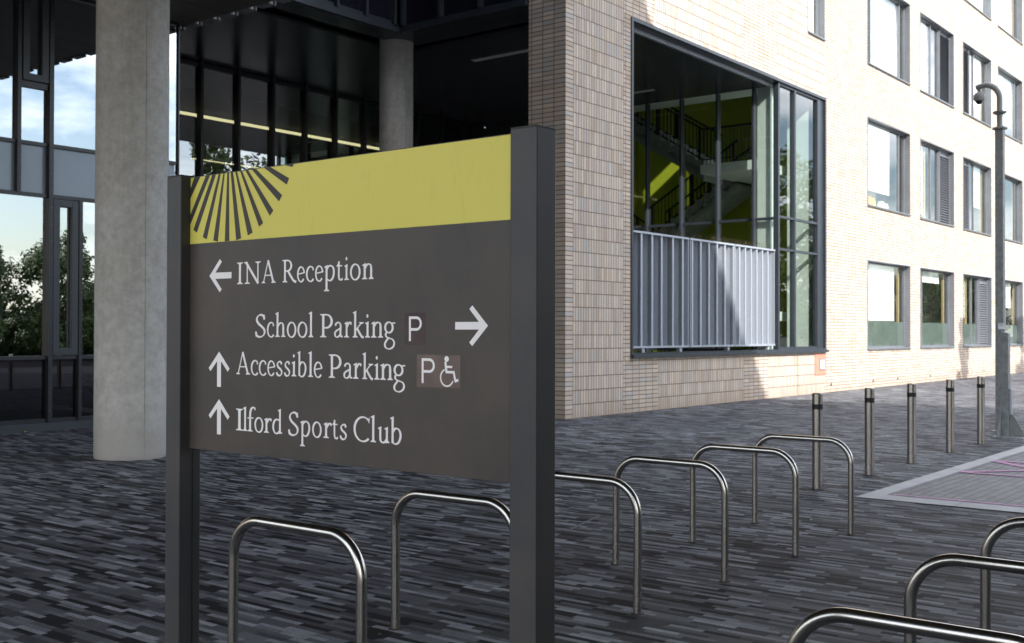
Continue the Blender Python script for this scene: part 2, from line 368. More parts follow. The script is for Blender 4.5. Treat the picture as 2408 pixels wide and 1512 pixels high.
# ------------------------------------------------------------------ ground
g = sheet('ground', M['asphalt'], -500, 700, -500, 700, -.006)
sheet('pavement', M['paver'], -14, 90, -14, 23, 0)
sheet('road', M['block'], 11.34, 80, -13.9, 4.05, .004)
kb = MB()
kb.face([(11.0, 4.24, .008), (11.0, -13.9, .008), (11.34, -13.9, .008), (11.34, 4.04, .008)])
xk = 11.34; kb.face([(11.0, 4.24, .008), (11.34, 4.04, .008), (80, 4.04, .008), (80, 4.24, .008)])
tag(kb.build('kerb', M['granite']), kind='structure')
kj = MB()
for i in range(20): kj.face([(11.95+i*.99-.003, 4.04, .0095), (11.95+i*.99+.003, 4.04, .0095), (11.95+i*.99+.003, 4.24, .0095), (11.95+i*.99-.003, 4.24, .0095)])
for i in range(8): kj.face([(11.0, 3.275-i*.99-.003, .0095), (11.34, 3.275-i*.99-.003, .0095), (11.34, 3.275-i*.99+.003, .0095), (11.0, 3.275-i*.99+.003, .0095)])
tag(kj.build('kerb_joints', M['black']), kind='structure')
pk = MB()
for i in range(40):                                    # dashes painted block by block
    y0 = 3.99-i*.212; pk.face([(11.36, y0-.2, .012), (11.43, y0-.2, .012), (11.43, y0, .012), (11.36, y0, .012)])
def pline(a, b, w0, w1):
    a, b = Vector(a), Vector(b); d = (b-a).normalized(); n = Vector((-d.y, d.x, 0)); k = 7
    for i in range(k):
        t0, t1 = i/k, (i+.96)/k; p, q = a.lerp(b, t0), a.lerp(b, t1); ww = w0+(w1-w0)*t0
        pk.face([p-n*ww, q-n*ww, q+n*ww, p+n*ww])
pline((15.22, 4.02, .012), (14.2, 2.95, .012), .06, .035); pline((15.25, 4.02, .0128), (15.32, 2.9, .0128), .06, .03)
pline((13.78, 4.02, .012), (14.9, 2.98, .012), .055, .03); pline((13.76, 4.02, .0128), (13.78, 2.9, .0128), .055, .03)
tag(pk.build('road_marking', M['pink']), kind='structure')
cv = MB()
for a, b in (((7.70, 5.41), (8.46, 5.62)), ((8.46, 5.62), (8.33, 6.1)), ((8.33, 6.1), (7.57, 5.89)), ((7.57, 5.89), (7.70, 5.41))):
    cv.bar((*a, .001), (*b, .001), .012, .006)
tag(cv.build('access_cover', M['cill']), 'thin metal frame of a recessed access cover in the dark paving', 'access cover')

# ------------------------------------------------------------------ brick building
bb = empty('brick_building', (XC, YF, 0), 'pale brick school building with square windows, half in sun and half in shade', 'building')
off = Vector((XC, YF, 0))
class PB(MB):                                           # built in world space, stored relative to a parent's origin
    def build(s, name, mat, parent=None, bevel=0, sharp=35, org=None):
        o = org if org is not None else (world_org(parent) if parent else Vector((0, 0, 0)))
        s.v = [(v[0]-o.x, v[1]-o.y, v[2]-o.z) for v in s.v]
        return MB.build(s, name, mat, parent, bevel, sharp)
def world_org(p):
    o = Vector(p.location)
    while p.parent: p = p.parent; o = o+Vector(p.location)
    return o

WIN = []                                                # x0, x1, z0, z1, kind
rows = [(1.18, 3.87), (5.52, 8.19), (9.81, 12.45), (14.04, 16.7)]
cols = [(33.03, 36.82), (37.84, 41.52), (42.62, 46.32), (47.3, 51.1)]
kinds = {(0, 0): 'l', (1, 0): 'm', (2, 0): 'n', (3, 0): 'o', (0, 1): 'f', (1, 1): 'g', (2, 1): 'h', (3, 1): 'i',
         (0, 2): 'b', (1, 2): 'c', (2, 2): 'd', (3, 2): 'e', (2, 3): 'j', (3, 3): 'k'}
for (ci, ri), kd in kinds.items(): WIN.append((*cols[ci], *rows[ri], kd))
WIN.append((28.66, 29.79, 9.81, 12.45, 'a'))
for c0 in (52.3, 57.1):
    for r in (0, 1, 2): WIN.append((c0, c0+3.7, *rows[r], 'e'))
OPEN = (19.70, 29.86, 1.165, 8.20)
holes = [w[:4] for w in WIN]+[OPEN]
X1, ZT = 72.0, 18.0
xs = sorted({XC, X1}|{h[0] for h in holes}|{h[1] for h in holes}); zs = sorted({0.0, ZT}|{h[2] for h in holes}|{h[3] for h in holes})
wm = PB()
def inhole(x, z): return any(h[0] < x < h[1] and h[2] < z < h[3] for h in holes)
for i in range(len(xs)-1):
    run = None
    for j in range(len(zs)-1):
        solid = not inhole((xs[i]+xs[i+1])/2, (zs[j]+zs[j+1])/2)
        if solid and run is None: run = zs[j]
        if run is not None and (not solid or j == len(zs)-2):
            top = zs[j+1] if solid else zs[j]
            wm.face([(xs[i], YF, run), (xs[i+1], YF, run), (xs[i+1], YF, top), (xs[i], YF, top)])
            wm.face([(xs[i+1], YF+.3, run), (xs[i], YF+.3, run), (xs[i], YF+.3, top), (xs[i+1], YF+.3, top)])
            run = None
for h in holes:
    a, b, c, d = h
    wm.face([(a, YF, c), (a, YF, d), (a, YF+.3, d), (a, YF+.3, c)]); wm.face([(b, YF, c), (b, YF+.3, c), (b, YF+.3, d), (b, YF, d)])
    wm.face([(a, YF, c), (a, YF+.3, c), (b, YF+.3, c), (b, YF, c)]); wm.face([(a, YF, d), (b, YF, d), (b, YF+.3, d), (a, YF+.3, d)])
YB = 13.226
wm.face([(XC, YB, 0), (XC, YF, 0), (XC, YF, ZT), (XC, YB, ZT)])          # narrow end of the pier
wm.face([(XC, YB, 0), (XC, YB, 8.05), (19.70, YB, 8.05), (19.70, YB, 0)]); wm.face([(19.70, YF+.3, 0), (19.70, YF+.3, 8.05), (19.70, YB, 8.05), (19.70, YB, 0)])
wm.build('wall', M['brick'], bb)
core = PB()
core.box(26.95, X1, 20.45, 20.6, 0, ZT-.1); core.box(32.96, 33.0, YF+.31, 19.5, 0, ZT-.2); core.box(X1-.3, X1-.05, YF+.31, 19.5, 0, ZT-.1)
for z in (4.45, 8.9, 13.1, 17.6): core.box(26.95 if z > 13 else 33.0, X1-.3, YF+.31, 19.5, z, z+.35)
for x in (42.05, 46.8, 51.7, 56.6): core.box(x, x+.15, YF+.31, 19.5, .01, ZT-.5)
core.box(37.3, 37.45, YF+.31, 19.5, .01, ZT-.5); core.box(17.6, 26.9, 12.66, 19.5, 8.3, ZT-.05)
core.build('interior', M['room'], bb)

def ring(mb, x0, x1, z0, z1, w, y0, y1):
    mb.box(x0, x0+w, y0, y1, z0, z1); mb.box(x1-w, x1, y0, y1, z0, z1)
    mb.box(x0+w, x1-w, y0, y1, z0, z0+w); mb.box(x0+w, x1-w, y0, y1, z1-w, z1)
def make_window(x0, x1, z0, z1, kd):
    t = .028
    w = PB(); ring(w, x0, x1, z0, z1, t, YF-.018, YF+.20)
    win = w.build('window', M['lining'], bb)
    win.location = (x0-XC, 0, z0)                       # its own origin at the cill
    win.data.transform(Matrix.Translation((-(x0-XC), 0, -z0)))
    a, b, c, d = x0+t, x1-t, z0+t, z1-t; yg = YF+.185
    fr = PB(); fw = .05
    ring(fr, a, b, c, d, fw, yg-.03, yg+.05)
    lv = None; divs = []
    W_ = b-a
    if kd in 'cgn': lv = (a+W_*.66, b-.10); divs = [a+W_*.42, a+W_*.64]
    if kd in 'dh': lv = (a+.05, a+W_*.30); divs = [a+W_*.33, a+W_*.50]
    if kd == 'o': lv = (a+.05, a+W_*.30); divs = [a+W_*.33, a+W_*.44]
    if kd == 'b': divs = [a+W_*.17, a+W_*.86]
    if kd == 'm': divs = [a+W_*.16]
    if kd in 'fei': divs = [a+W_*.84]
    for q in divs: fr.box(q, q+.06, yg-.035, yg+.05, c+fw, d-fw)
    fr.build('frame', M['lining'], win)
    gl = PB(); gl.face([(a+fw, yg, c+fw), (b-fw, yg, c+fw), (b-fw, yg, d-fw), (a+fw, yg, d-fw)]); gl.build('pane', M['g_win'], win)
    ci = PB(); ci.box(x0-.01, x1+.01, YF-.05, YF-.019, z0-.03, z0+.012); ci.build('sill', M['cill'], win)
    if lv:
        lb = PB(); n = int((d-c-.2)/.088)
        for i in range(n):
            z = c+.09+i*.088; lb.hexa([(lv[0], yg-.085, z), (lv[1], yg-.085, z), (lv[1], yg-.078, z+.006), (lv[0], yg-.078, z+.006), (lv[0], yg-.02, z+.05), (lv[1], yg-.02, z+.05), (lv[1], yg-.012, z+.056), (lv[0], yg-.012, z+.056)])
        lb.box(lv[0]-.02, lv[0], yg-.09, yg-.006, c+fw, d-fw); lb.box(lv[1], lv[1]+.02, yg-.09, yg-.006, c+fw, d-fw)
        bk = PB(); bk.box(lv[0], lv[1], yg-.011, yg-.006, c+fw, d-fw); bk.build('louvre_back', M['lining'], win)
        lb.build('louvre', M['louvre'], win)
    bl = PB(); yb = yg+.09
    def blind(f0, f1, h): bl.box(a+W_*f0, a+W_*f1, yb, yb+.004, d-(d-c)*h, d-.02)
    if kd == 'a': bl.box(a+fw, b-fw, yb, yb+.004, c+.02, 11.75)  # added blind, its top set so only a band of sun passes above
    if kd in 'b': blind(.19, .86, 1)
    if kd in 'ek': blind(.0, .82, .80 if kd == 'e' else 1)
    if kd == 'j': blind(0, 1, 1)
    if kd == 'c': blind(.02, .41, 1)
    if kd == 'd': blind(.52, .9, .76)
    if kd == 'f': blind(.02, .70, .80)
    if kd == 'g': blind(.02, .30, .93)
    if kd == 'h': blind(.56, .86, .62)
    if kd == 'l': blind(.04, .82, .68)
    if kd == 'm': blind(.2, .78, .16)
    if kd == 'n': blind(.0, .30, .60)
    if kd == 'o': blind(.48, .78, .42)
    if bl.v: bl.build('blind', M['blind'], win)
    if kd in 'lmno':
        fm = PB(); zz = c+(d-c)*.31
        r0, r1 = (a+fw, b-fw) if not lv else ((a+fw, lv[0]-.1) if kd == 'n' else (lv[1]+.2, b-fw))
        fm.box(r0, r1, yg+.012, yg+.016, c+fw, zz); fm.build('privacy_film', M['film'], win)
    if kd == 'a': return win
    tm = PB(); tm.box(b-.26 if kd not in 'cgn' else a+W_*.34, b-.17 if kd not in 'cgn' else a+W_*.385, yg+.10, yg+.17, c+.05, d-.05); tm.build('timber_post', M['wood'], win)
    return win
for w in WIN: make_window(*w)

# the big framed opening and its stair glazing
ox0, ox1, oz0, oz1 = OPEN
fo = PB(); ring(fo, ox0, ox1, oz0, oz1, .07, YF-.03, YF+.30)
fo.box(ox0-.012, ox1+.012, YF-.10, YF-.031, oz0-.035, oz0+.035)
fo.build('opening_frame', M['frame'], bb)
dr = PB(); dr.box(ox0+.075, 26.85, YF+.24, YF+.31, oz1-.155, oz1-.072); dr.build('lintel_trim', M['galv'], bb)
XG = 26.90
sg = PB()
for y in (13.04, 14.09, 15.19, 16.27, 17.35, 18.43): sg.box(XG-.13, XG+.05, y-.028, y+.028, .05, 8.04)
for z in (1.2, 4.62): sg.box(XG-.04, XG+.04, YF+.17, 19.4, z-.035, z+.035)
sg.box(XG-.04, XG+.04, YF+.17, 19.4, .02, .12)
sg.build('stair_glazing_frame', M['frame'], bb)
fg = PB()
for x0, x1 in ((XG-.045, XG+.045), (27.86, 27.95), (29.37, 29.50)): fg.box(x0, x1, YF+.02, YF+.16, oz0+.07, oz1-.07)
for a, b in ((XG+.06, 27.86), (27.95, 29.37)):
    for z, h in ((oz0+.10, .06), (3.83, .055), (4.67, .055), (oz1-.10, .06)): fg.box(a, b, YF+.03, YF+.15, z-h/2-.0, z+h/2)
fg.box(29.50, 29.79, YF+.03, YF+.10, oz0+.07, oz1-.07)
fg.build('corner_glazing_frame', M['frame'], bb)
p1 = PB()
p1.face([(XG, YF+.17, .1), (XG, 19.4, .1), (XG, 19.4, 8.04), (XG, YF+.17, 8.04)]); p1.build('stair_pane', M['g_stair'], bb)
p2 = PB()
for a, b in ((XG+.06, 27.86), (27.95, 29.37)): p2.face([(a, YF+.09, oz0+.1), (b, YF+.09, oz0+.1), (b, YF+.09, oz1-.1), (a, YF+.09, oz1-.1)])
p2.build('corner_pane', M['g_stair'], bb)
lw = PB(); lw.box(32.70, 32.95, YF+.31, 20.2, .01, 13.0); lw.box(26.96, 32.69, 20.2, 20.4, .01, 13.0); lw.build('stair_wall', M['lime'], bb)
wc_ = PB(); wc_.box(27.0, 27.4, 12.66, 13.02, .01, 8.08); wc_.box(29.45, 29.9, YF+.32, YF+.95, .01, 8.7); wc_.box(30.3, 32.6, YF+.32, YF+.55, .01, 8.7)
wc_.build('stair_column', M['white_wall'], bb)
sf = PB(); sf.box(XG+.06, 27.9, YF+.31, 18.7, 8.10, 8.5); sf.build('stair_ceiling', M['white_wall'], bb)
fl = PB(); fl.box(26.96, 32.6, YF+.32, 18.7, .004, .05); fl.build('stair_floor', M['stair_con'], bb)
ve = PB()
for x in (30.27, 33.51, 35.68, 38.89, 42.13, 45.31):
    for i in range(3): ve.box(x-.06, x+.06, YF-.006, YF-.001, .178+i*.026, .196+i*.026)
ve.build('air_brick', M['black'], bb)

# staircase: two flights and landings seen through the glass
stc = empty('staircase', (29, 15, 0), 'concrete staircase with dark balustrade behind the tall stair glazing', 'staircase')
def flight(x0, x1, ya, za, yb, zb, n):
    t = PB()
    for i in range(n):
        y0, y1 = ya+(yb-ya)*i/n, ya+(yb-ya)*(i+1)/n; z = za+(zb-za)*i/n
        t.box(x0, x1, y0, y1, z-.30, z)
    a = [(x0, ya, za-.45), (x1, ya, za-.45), (x1, yb, zb-.45), (x0, yb, zb-.45), (x0, ya, za-.18), (x1, ya, za-.18), (x1, yb, zb-.18), (x0, yb, zb-.18)]
    t.hexa(a); t.build('flight', M['stair_con'], stc)
    b = PB(); 
    for x in (x0+.05, x1-.05):
        b.bar((x, ya, za+1.0), (x, yb, zb+1.0), .05, .05); b.bar((x, ya, za+.14), (x, yb, zb+.14), .03, .05)
        k = int(abs(yb-ya)/.12)
        for i in range(k+1):
            f = i/k; y, z = ya+(yb-ya)*f, za+(zb-za)*f; b.box(x-.008, x+.008, y-.008, y+.008, z+.1, z+1.0)
        for f in (.05, .5, .95):
            y, z = ya+(yb-ya)*f, za+(zb-za)*f; b.box(x-.03, x+.03, y-.03, y+.03, z-.25, z+1.02)
    b.build('balustrade', M['frame_dark'], stc)
flight(28.2, 29.4, 18.3, 8.25, 15.25, 6.40, 11)
flight(30.0, 31.2, 15.1, 6.36, 18.2, 4.5, 11)
flight(28.2, 29.4, 18.3, 4.3, 15.25, 2.3, 11)
flight(30.0, 31.2, 15.1, 2.2, 18.2, .1, 11)
ld = PB(); ld.box(28.0, 31.7, 13.5, 15.24, 6.12, 6.38); ld.box(28.0, 31.7, 13.5, 15.24, 2.0, 2.26); ld.box(28.0, 31.7, 18.31, 18.69, 4.15, 4.4)
ld.build('landing', M['white_wall'], stc)
lb = PB()
for z in (6.38, 2.26):
    lb.bar((28.05, 13.5, z+1.0), (28.05, 15.2, z+1.0), .05); lb.bar((28.05, 13.5, z+.14), (28.05, 15.2, z+.14), .03)
    for i in range(15): lb.box(28.042, 28.058, 13.5+i*.12, 13.516+i*.12, z, z+1.0)
lb.build('balustrade', M['frame_dark'], stc)

# galvanised screen in the opening
scn = empty('corrugated_screen', (23.3, 12.5, 1.235), 'galvanised corrugated metal screen with bird spikes across the lower half of the big opening', 'screen')
S0, S1, SB, ST = 19.80, 26.82, 1.36, 3.79
rl = PB()
for a, b in ((S0, 22.33), (22.37, 24.55), (24.58, S1)):
    rl.box(a, b, 12.43, 12.60, ST-.03, ST+.012); rl.box(a, b, 12.43, 12.60, SB-.03, SB+.01)
for x in (S0+.01, 22.30, 22.40, 24.53, 24.60, S1-.03): rl.box(x-.012, x+.012, 12.44, 12.59, SB, ST-.03)
for x in (20.4, 22.0, 24.3, 26.5): rl.box(x-.05, x+.05, 12.46, 12.56, 1.236, SB-.03)
rl.build('rail', M['galv'], scn)
cs = PB()
def prof(x, w, depth):
    t = .004; pts = [(x+.03*w, 12.60), (x, 12.45), (x+.20*w, 12.45), (x+.26*w, 12.45+depth), (x+.80*w, 12.45+depth), (x+.86*w, 12.47)]
    for (xa, ya), (xb, yb) in zip(pts, pts[1:]):
        cs.hexa([(xa, ya, SB+.01), (xb, yb, SB+.01), (xb, yb+t, SB+.01), (xa, ya+t, SB+.01), (xa, ya, ST-.03), (xb, yb, ST-.03), (xb, yb+t, ST-.03), (xa, ya+t, ST-.03)])
rs = random.Random(4); x = S0+.08
while x < S1-.22:
    gap = .0 if x > 24.4 else rs.choice((.08, .12, .17))
    prof(x, .36, .19); x += .36*.88+gap
cs.build('corrugated_sheet', M['galv'], scn)
sp = PB()
for i in range(150):
    x = S0+.05+i*(S1-S0-.1)/150; dx, dy, dz = rs.uniform(-.05, .05), rs.uniform(-.07, .07), rs.uniform(.10, .15)
    sp.bar((x, 12.5, ST+.012), (x+dx, 12.5+dy, ST+.012+dz), .003)
sp.build('bird_spikes', M['spike'], scn)

# red inlet cabinet
rc = empty('inlet_cabinet', (29.48, YF, .5), 'small pale red wall cabinet with a white notice beside the big opening', 'cabinet')
q = PB(); q.box(29.11, 29.86, YF-.022, YF-.001, .51, 1.08); q.build('door', M['salmon'], rc, .006)
q = PB(); q.box(29.40, 29.75, YF-.034, YF-.0225, .64, .95); q.build('notice_frame', M['lining'], rc)
q = PB(); q.box(29.435, 29.715, YF-.038, YF-.0345, .67, .92); q.build('notice', M['sign_white'], rc)
q = PB()
for a, b, c, d in ((29.52, 29.64, .865, .89), (29.60, 29.635, .80, .865), (29.56, 29.60, .785, .81), (29.47, 29.56, .745, .755), (29.60, 29.66, .69, .73)): q.box(a, b, YF-.041, YF-.0385, c, d)
q.build('notice_mark', M['red'], rc)
# classroom things on a window ledge
cols_ = [('purple', (.12, .05, .30)), ('red', (.45, .04, .06)), ('orange', (.75, .22, .04)), ('yellow', (.75, .50, .05)), ('white', (.7, .7, .68)), ('grey', (.35, .35, .33))]
for i, (nm, c) in enumerate(cols_):
    x = 33.30+i*.34+(.5 if i > 3 else 0)
    o = PB(); o.hexa([(x, 12.66, 5.62), (x+.30, 12.66, 5.62), (x+.30, 12.86, 5.62), (x, 12.86, 5.62), (x+.04, 12.70, 5.62+.36-.03*i), (x+.30, 12.70, 5.62+.36-.03*i), (x+.30, 12.80, 5.62+.36-.03*i), (x+.04, 12.80, 5.62+.36-.03*i)])
    tag(o.build('storage_tray', simple(nm+'_plastic', c, .5, var=.04), None, .01), nm+' tray standing in the row behind the upper window', 'tray', 'coloured trays in the window')
sh = PB(); sh.box(33.2, 36.6, 12.64, 13.0, 5.56, 5.615); tag(sh.build('shelf', M['white_wall']), 'white shelf carrying coloured trays behind the upper window', 'shelf')

# ------------------------------------------------------------------ glazed block on the left
gb = empty('glazed_block', (12.85, 17.6, 0), 'dark framed glass wall under a grey overhanging storey behind the big concrete column', 'building')
up = PB(); up.box(-6, 12.62, -27, 40, 7.42, 19.9); up.box(-6, 12.0, -16, -8, 0, 7.34); up.build('storeys_and_light_blocker', M['facing'], gb)  # overhang reach and added unseen lower mass shaped to keep light off the sign
sfm = PB(); sfm.box(-6, 12.57, -27, 40, 7.35, 7.415); sfm.build('soffit', M['deck'], gb)
tr = PB()
def teeth(xe, y0, y1):
    y = y0
    while y < y1:
        tr.box(xe-.0, xe+.16, y, y+.34, 7.33, 7.40); tr.box(xe+.02, xe+.05, y+.40, y+.44, 7.30, 7.41); y += .52
teeth(12.573, -26.9, 22)
tr.build('soffit_edge', M['facing'], gb)
YG = 17.6
md = PB()
for x in (6.2, 7.0, 7.75, 8.55, 9.893, 11.45): md.box(x-.038, x+.038, YG-.10, YG+.10, .15, 7.35)
md.box(9.34-.032, 9.34+.032, YG-.09, YG+.09, 3.93, 7.35); md.box(10.44-.032, 10.44+.032, YG-.09, YG+.09, .15, 3.88)
for z in (.17, 1.215, 3.905, 4.75, 7.32): md.box(6, 12.36, YG-.05, YG+.05, z-.03, z+.03)
md.box(9.38, 9.85, YG-.06, YG+.05, 5.66, 5.75)
md.build('mullions', M['frame_dark'], gb)
sc = PB()
for x, z0 in ((9.893, .2), (10.44, .2), (9.34, 4.0)):
    for i in range(26):
        z = z0+.15+i*.28
        if z < (7.3 if x != 10.44 else 3.8): sc.lathe((x, YG-.101, z), [(.009, -.004), (.009, .004)], 6)
sc.build('cap_screws', M['cill'], gb)
gp = PB(); gp.face([(6, YG, 1.24), (12.40, YG, 1.24), (12.40, YG, 3.88), (6, YG, 3.88)]); gp.face([(6, YG, 4.78), (12.40, YG, 4.78), (12.40, YG, 7.3), (6, YG, 7.3)])
gq = PB(); gq.face([(6, YG, .2), (12.40, YG, .2), (12.40, YG, 1.19), (6, YG, 1.19)]); gq.build('low_pane', M['g_low'], gb)
gp.build('pane', M['g_left'], gb)
spn = PB(); spn.box(6, 12.36, YG+.01, YG+.04, 3.935, 4.72); spn.build('spandrel', M['spandrel'], gb)
for (x0, x1, z0, z1) in ((9.40, 9.845, 5.77, 7.28), (9.945, 10.395, 1.255, 3.86)):
    f_ = PB(); ring(f_, x0, x1, z0, z1, .115, YG-.085, YG-.012); f_.box((x0+x1)/2-.04, (x0+x1)/2+.02, YG-.092, YG-.0855, z0+.05, z0+.068)
    f_.build('casement', M['frame'], gb, .004)
pl = PB(); pl.box(6, 12.42, YG-.12, YG+.1, .001, .139); pl.box(12.34, 12.395, YG+.06, YG+4.5, .14, 7.34); pl.box(12.402, 12.43, YG-.04, YG+.05, .14, 7.34); pl.build('plinth', M['frame'], gb)
rm = PB(); rm.box(-3, 12.3, 22.2, 22.4, .01, 7.34); rm.box(5.8, 5.98, YG, 22.2, .01, 7.34); rm.box(6, 12.3, YG+.1, 22.1, .004, .05); rm.box(5.9, 12.2, YG+.2, 22.1, 3.95, 4.7); rm.build('interior', M['room_dark'], gb)
lw2 = PB(); lw2.box(-6, 5.79, 17.55, 17.75, .0, 7.34); lw2.build('wall', M['brick'], gb)

# ------------------------------------------------------------------ entrance hall behind
eh = empty('entrance_hall', (17.3, 16.64, 0), 'dark recessed entrance hall with tall black mullions and glossy dark soffit', 'building')
s_ = PB()
ZS = 8.05
def so_box(x0, x1, y0, y1): s_.box(x0, x1, y0, y1, ZS, ZS+.06)
so_box(12.45, 18.28, 16.7, 17.30); so_box(12.45, 18.28, 17.78, 22.2); so_box(18.62, 26.9, 12.70, 22.2); so_box(18.281, 18.619, 17.78, 22.2); so_box(17.36, 18.28, 13.24, 16.7)
s_.build('soffit', M['soffit'], eh)
s2 = PB(); s2.box(12.45, 26.9, 16.75, 22.2, 8.22, 8.28); s2.box(17.6, 26.9, 13.3, 16.75, 8.22, 8.28); s2.build('soffit_slot', M['black'], eh)
hm = PB(); YH = 22.2
xm = [13.05, 14.12, 15.19, 16.26, 17.35, 18.43, 19.5, 20.56, 21.63, 22.7, 23.77, 24.84, 25.9]
for x in xm: hm.box(x-.036, x+.036, YH-.12, YH+.05, .02, 8.05)
for z in (.1, 2.6, 7.98): hm.box(12.45, 26.9, YH-.05, YH+.05, z-.05, z+.05)
hm.build('mullions', M['frame_dark'], eh)
hg = PB(); hg.face([(12.45, YH, .1), (26.9, YH, .1), (26.9, YH, 8.0), (12.45, YH, 8.0)]); hg.build('pane', M['g_hall'], eh)
hi = PB(); hi.box(26.93, 27.2, 18.96, YH, 0, 8.3); hi.box(12.4, 27.2, 34, 34.2, .0, 8.0); hi.box(12.2, 12.4, YH, 34.2, 0, 8.0); hi.box(26.95, 27.2, YH, 34, 0, 8.0); hi.box(12.4, 26.95, YH+.07, 34, 7.42, 8.2); hi.box(12.4, 26.95, YH+.2, 34, .003, .05)
for x in (14.6, 19.0, 23.5): hi.box(x, x+.5, 27, 27.5, .05, 7.42)
hi.build('interior', M['room_dark'], eh)
hs = PB(); hs.box(12.6, 26.5, 24.48, 24.53, 7.27, 7.34); hs.box(12.6, 26.5, 30.9, 30.93, 7.33, 7.36); hs.build('strip_light', M['lamp'], eh)
lf = PB(); lf.box(20.02, 20.19, 15.2, 16.95, ZS-.012, ZS-.002); lf.build('ceiling_light', M['lamp_off'], eh)
lf = PB(); lf.box(25.32, 25.46, 15.2, 17.4, ZS-.012, ZS-.002); lf.build('ceiling_light', M['lamp_off'], eh)
ub = PB(); ub.box(12.45, 17.3, 16.75, 22.2, 8.3, 16.4); ub.box(17.36, 17.55, 13.24, 22, 8.3, ZT-.1); ub.build('upper_wall', M['navy'], eh)
bw_ = PB(); bw_.box(12.45, 26.9, 22.2, 22.4, 8.1, 16.4); bw_.build('rear_wall', M['facing'], eh)
uf = PB()
uf.box(12.85, 17.31, 16.60, 16.72, ZS-.005, ZS+.13); uf.box(12.85, 17.31, 16.66, 16.74, ZS+.14, ZS+.22)
uf.box(17.26, 17.34, 13.23, 16.60, ZS-.005, ZS+.13)
for x in (13.05, 13.85, 14.65, 15.46, 16.27, 17.10): uf.box(x-.035, x+.035, 16.57, 16.76, ZS+.131, 16)
for y in (16.50, 15.43, 14.36, 13.5): uf.box(17.20, 17.36, y-.035, y+.035, ZS+.131, 16)
uf.build('upper_frame', M['frame'], eh)
upn = PB(); upn.face([(12.85, 16.70, ZS+.2), (17.3, 16.70, ZS+.2), (17.3, 16.70, 16), (12.85, 16.70, 16)]); upn.face([(17.32, 13.23, ZS+.1), (17.32, 16.7, ZS+.1), (17.32, 16.7, 16), (17.32, 13.23, 16)]); upn.build('upper_pane', M['navy'], eh)

# ------------------------------------------------------------------ columns
def column(x, y, r, top, label):
    e = empty('concrete_column', (x, y, 0), label, 'column', 'round concrete columns')
    b = MB(); pr_ = [(r-.012, 0), (r-.004, .02), (r, .06)]+[(r, .5+i*(top-.6)/8) for i in range(9)]+[(r, top)]
    b.lathe((0, 0, 0), pr_, 64); b.build('shaft', M['concrete'], e, sharp=50)
    j = MB(); 
    for a in (R(258),): 
        c, s = math.cos(a), math.sin(a); j.bar(((r+.0005)*c, (r+.0005)*s, .03), ((r+.0005)*c, (r+.0005)*s, top-.02), .004, .004)
    j.build('formwork_seam', M['seam'], e)
column(8.515, 13.06, .462, 7.36, 'thick round concrete column standing on the paving left of the sign')
column(17.86, 17.28, .37, 8.30, 'slimmer round concrete column deep in the dark hall under the soffit')

# ------------------------------------------------------------------ wayfinding sign
XP, XQ = 2.38, 2.42
sign = empty('wayfinding_sign', (XP, 2.61, 0), 'dark grey wayfinding sign with a yellow top band between two square posts', 'sign')
so_ = Vector((XP, 2.61, 0))
for (y0, y1) in ((1.7845, 1.8752), (3.3524, 3.4353)):
    p = PB(); p.box(XP, XP+.0885, y0, y1, -.05, 2.203); p.build('post', M['post_grey'], sign, .004)
    c = PB(); c.box(XP+.001, XP+.0875, y0+.001, y1-.001, 2.2032, 2.2050); c.build('post_cap', M['post_grey'], sign)
ch = PB(); ch.box(XP+.053, XP+.056, 3.3500, 3.3522, -.05, 1.235); ch.build('post_groove', M['black'], sign)
pn = PB(); pn.box(XQ, XQ+.03, 1.8755, 3.3521, 1.2367, 2.1995); panel = pn.build('panel', M['sign_grey'], sign, .0015)
def onpanel(polys, name, mat, dx, th=0):
    b = PB(); n = 0
    for poly in polys:
        x = XQ-dx-.000009*(n % 37); n += 1
        a = sum(poly[i][0]*poly[(i+1) % len(poly)][1]-poly[(i+1) % len(poly)][0]*poly[i][1] for i in range(len(poly)))
        pts = poly if a < 0 else poly[::-1]
        b.face([(x, p[0], p[1]) for p in pts])
    return b.build(name, mat, panel)
ZY = 1.9615
onpanel([[(3.3515, ZY), (1.8762, ZY), (1.8762, 2.1965), (3.3515, 2.1965)]], 'colour_band', M['sign_yellow'], .0004)
rays = [[(3.3289, 2.1964), (3.2949, 2.1964), (3.3514, 2.1225), (3.3514, 2.1600)], [(3.2643, 2.1964), (3.24, 2.1964), (3.3514, 2.0300), (3.3514, 2.0660)],
 [(3.2279, 2.1964), (3.2069, 2.1964), (3.313, 2.0002), (3.3336, 2.0112)], [(3.1919, 2.1964), (3.18, 2.1964), (3.2563, 1.9738), (3.2796, 1.9825)],
 [(3.1664, 2.1964), (3.1581, 2.1964), (3.1941, 1.9625), (3.2199, 1.9680)], [(3.1446, 2.1964), (3.1346, 2.1964), (3.131, 1.9620), (3.1562, 1.9620)],
 [(3.1259, 2.1964), (3.1125, 2.1964), (3.0674, 1.9680), (3.0944, 1.9622)], [(3.1009, 2.1964), (3.091, 2.1964), (3.0069, 1.9843), (3.0322, 1.9754)],
 [(3.0749, 2.1964), (3.0635, 2.1964), (2.9526, 2.0133), (2.9735, 2.0012)], [(3.0464, 2.1964), (3.0322, 2.1964), (2.9009, 2.0515), (2.9193, 2.0349)],
 [(3.0124, 2.1964), (2.99, 2.1964), (2.8571, 2.0988), (2.873, 2.0794)], [(2.9484, 2.1964), (2.9155, 2.1964), (2.8229, 2.1517), (2.8355, 2.1317)],
 [(2.8455, 2.1964), (2.8006, 2.1964), (2.8068, 2.1872)]]
onpanel(rays, 'ray_motif', M['ray_grey'], .0008)

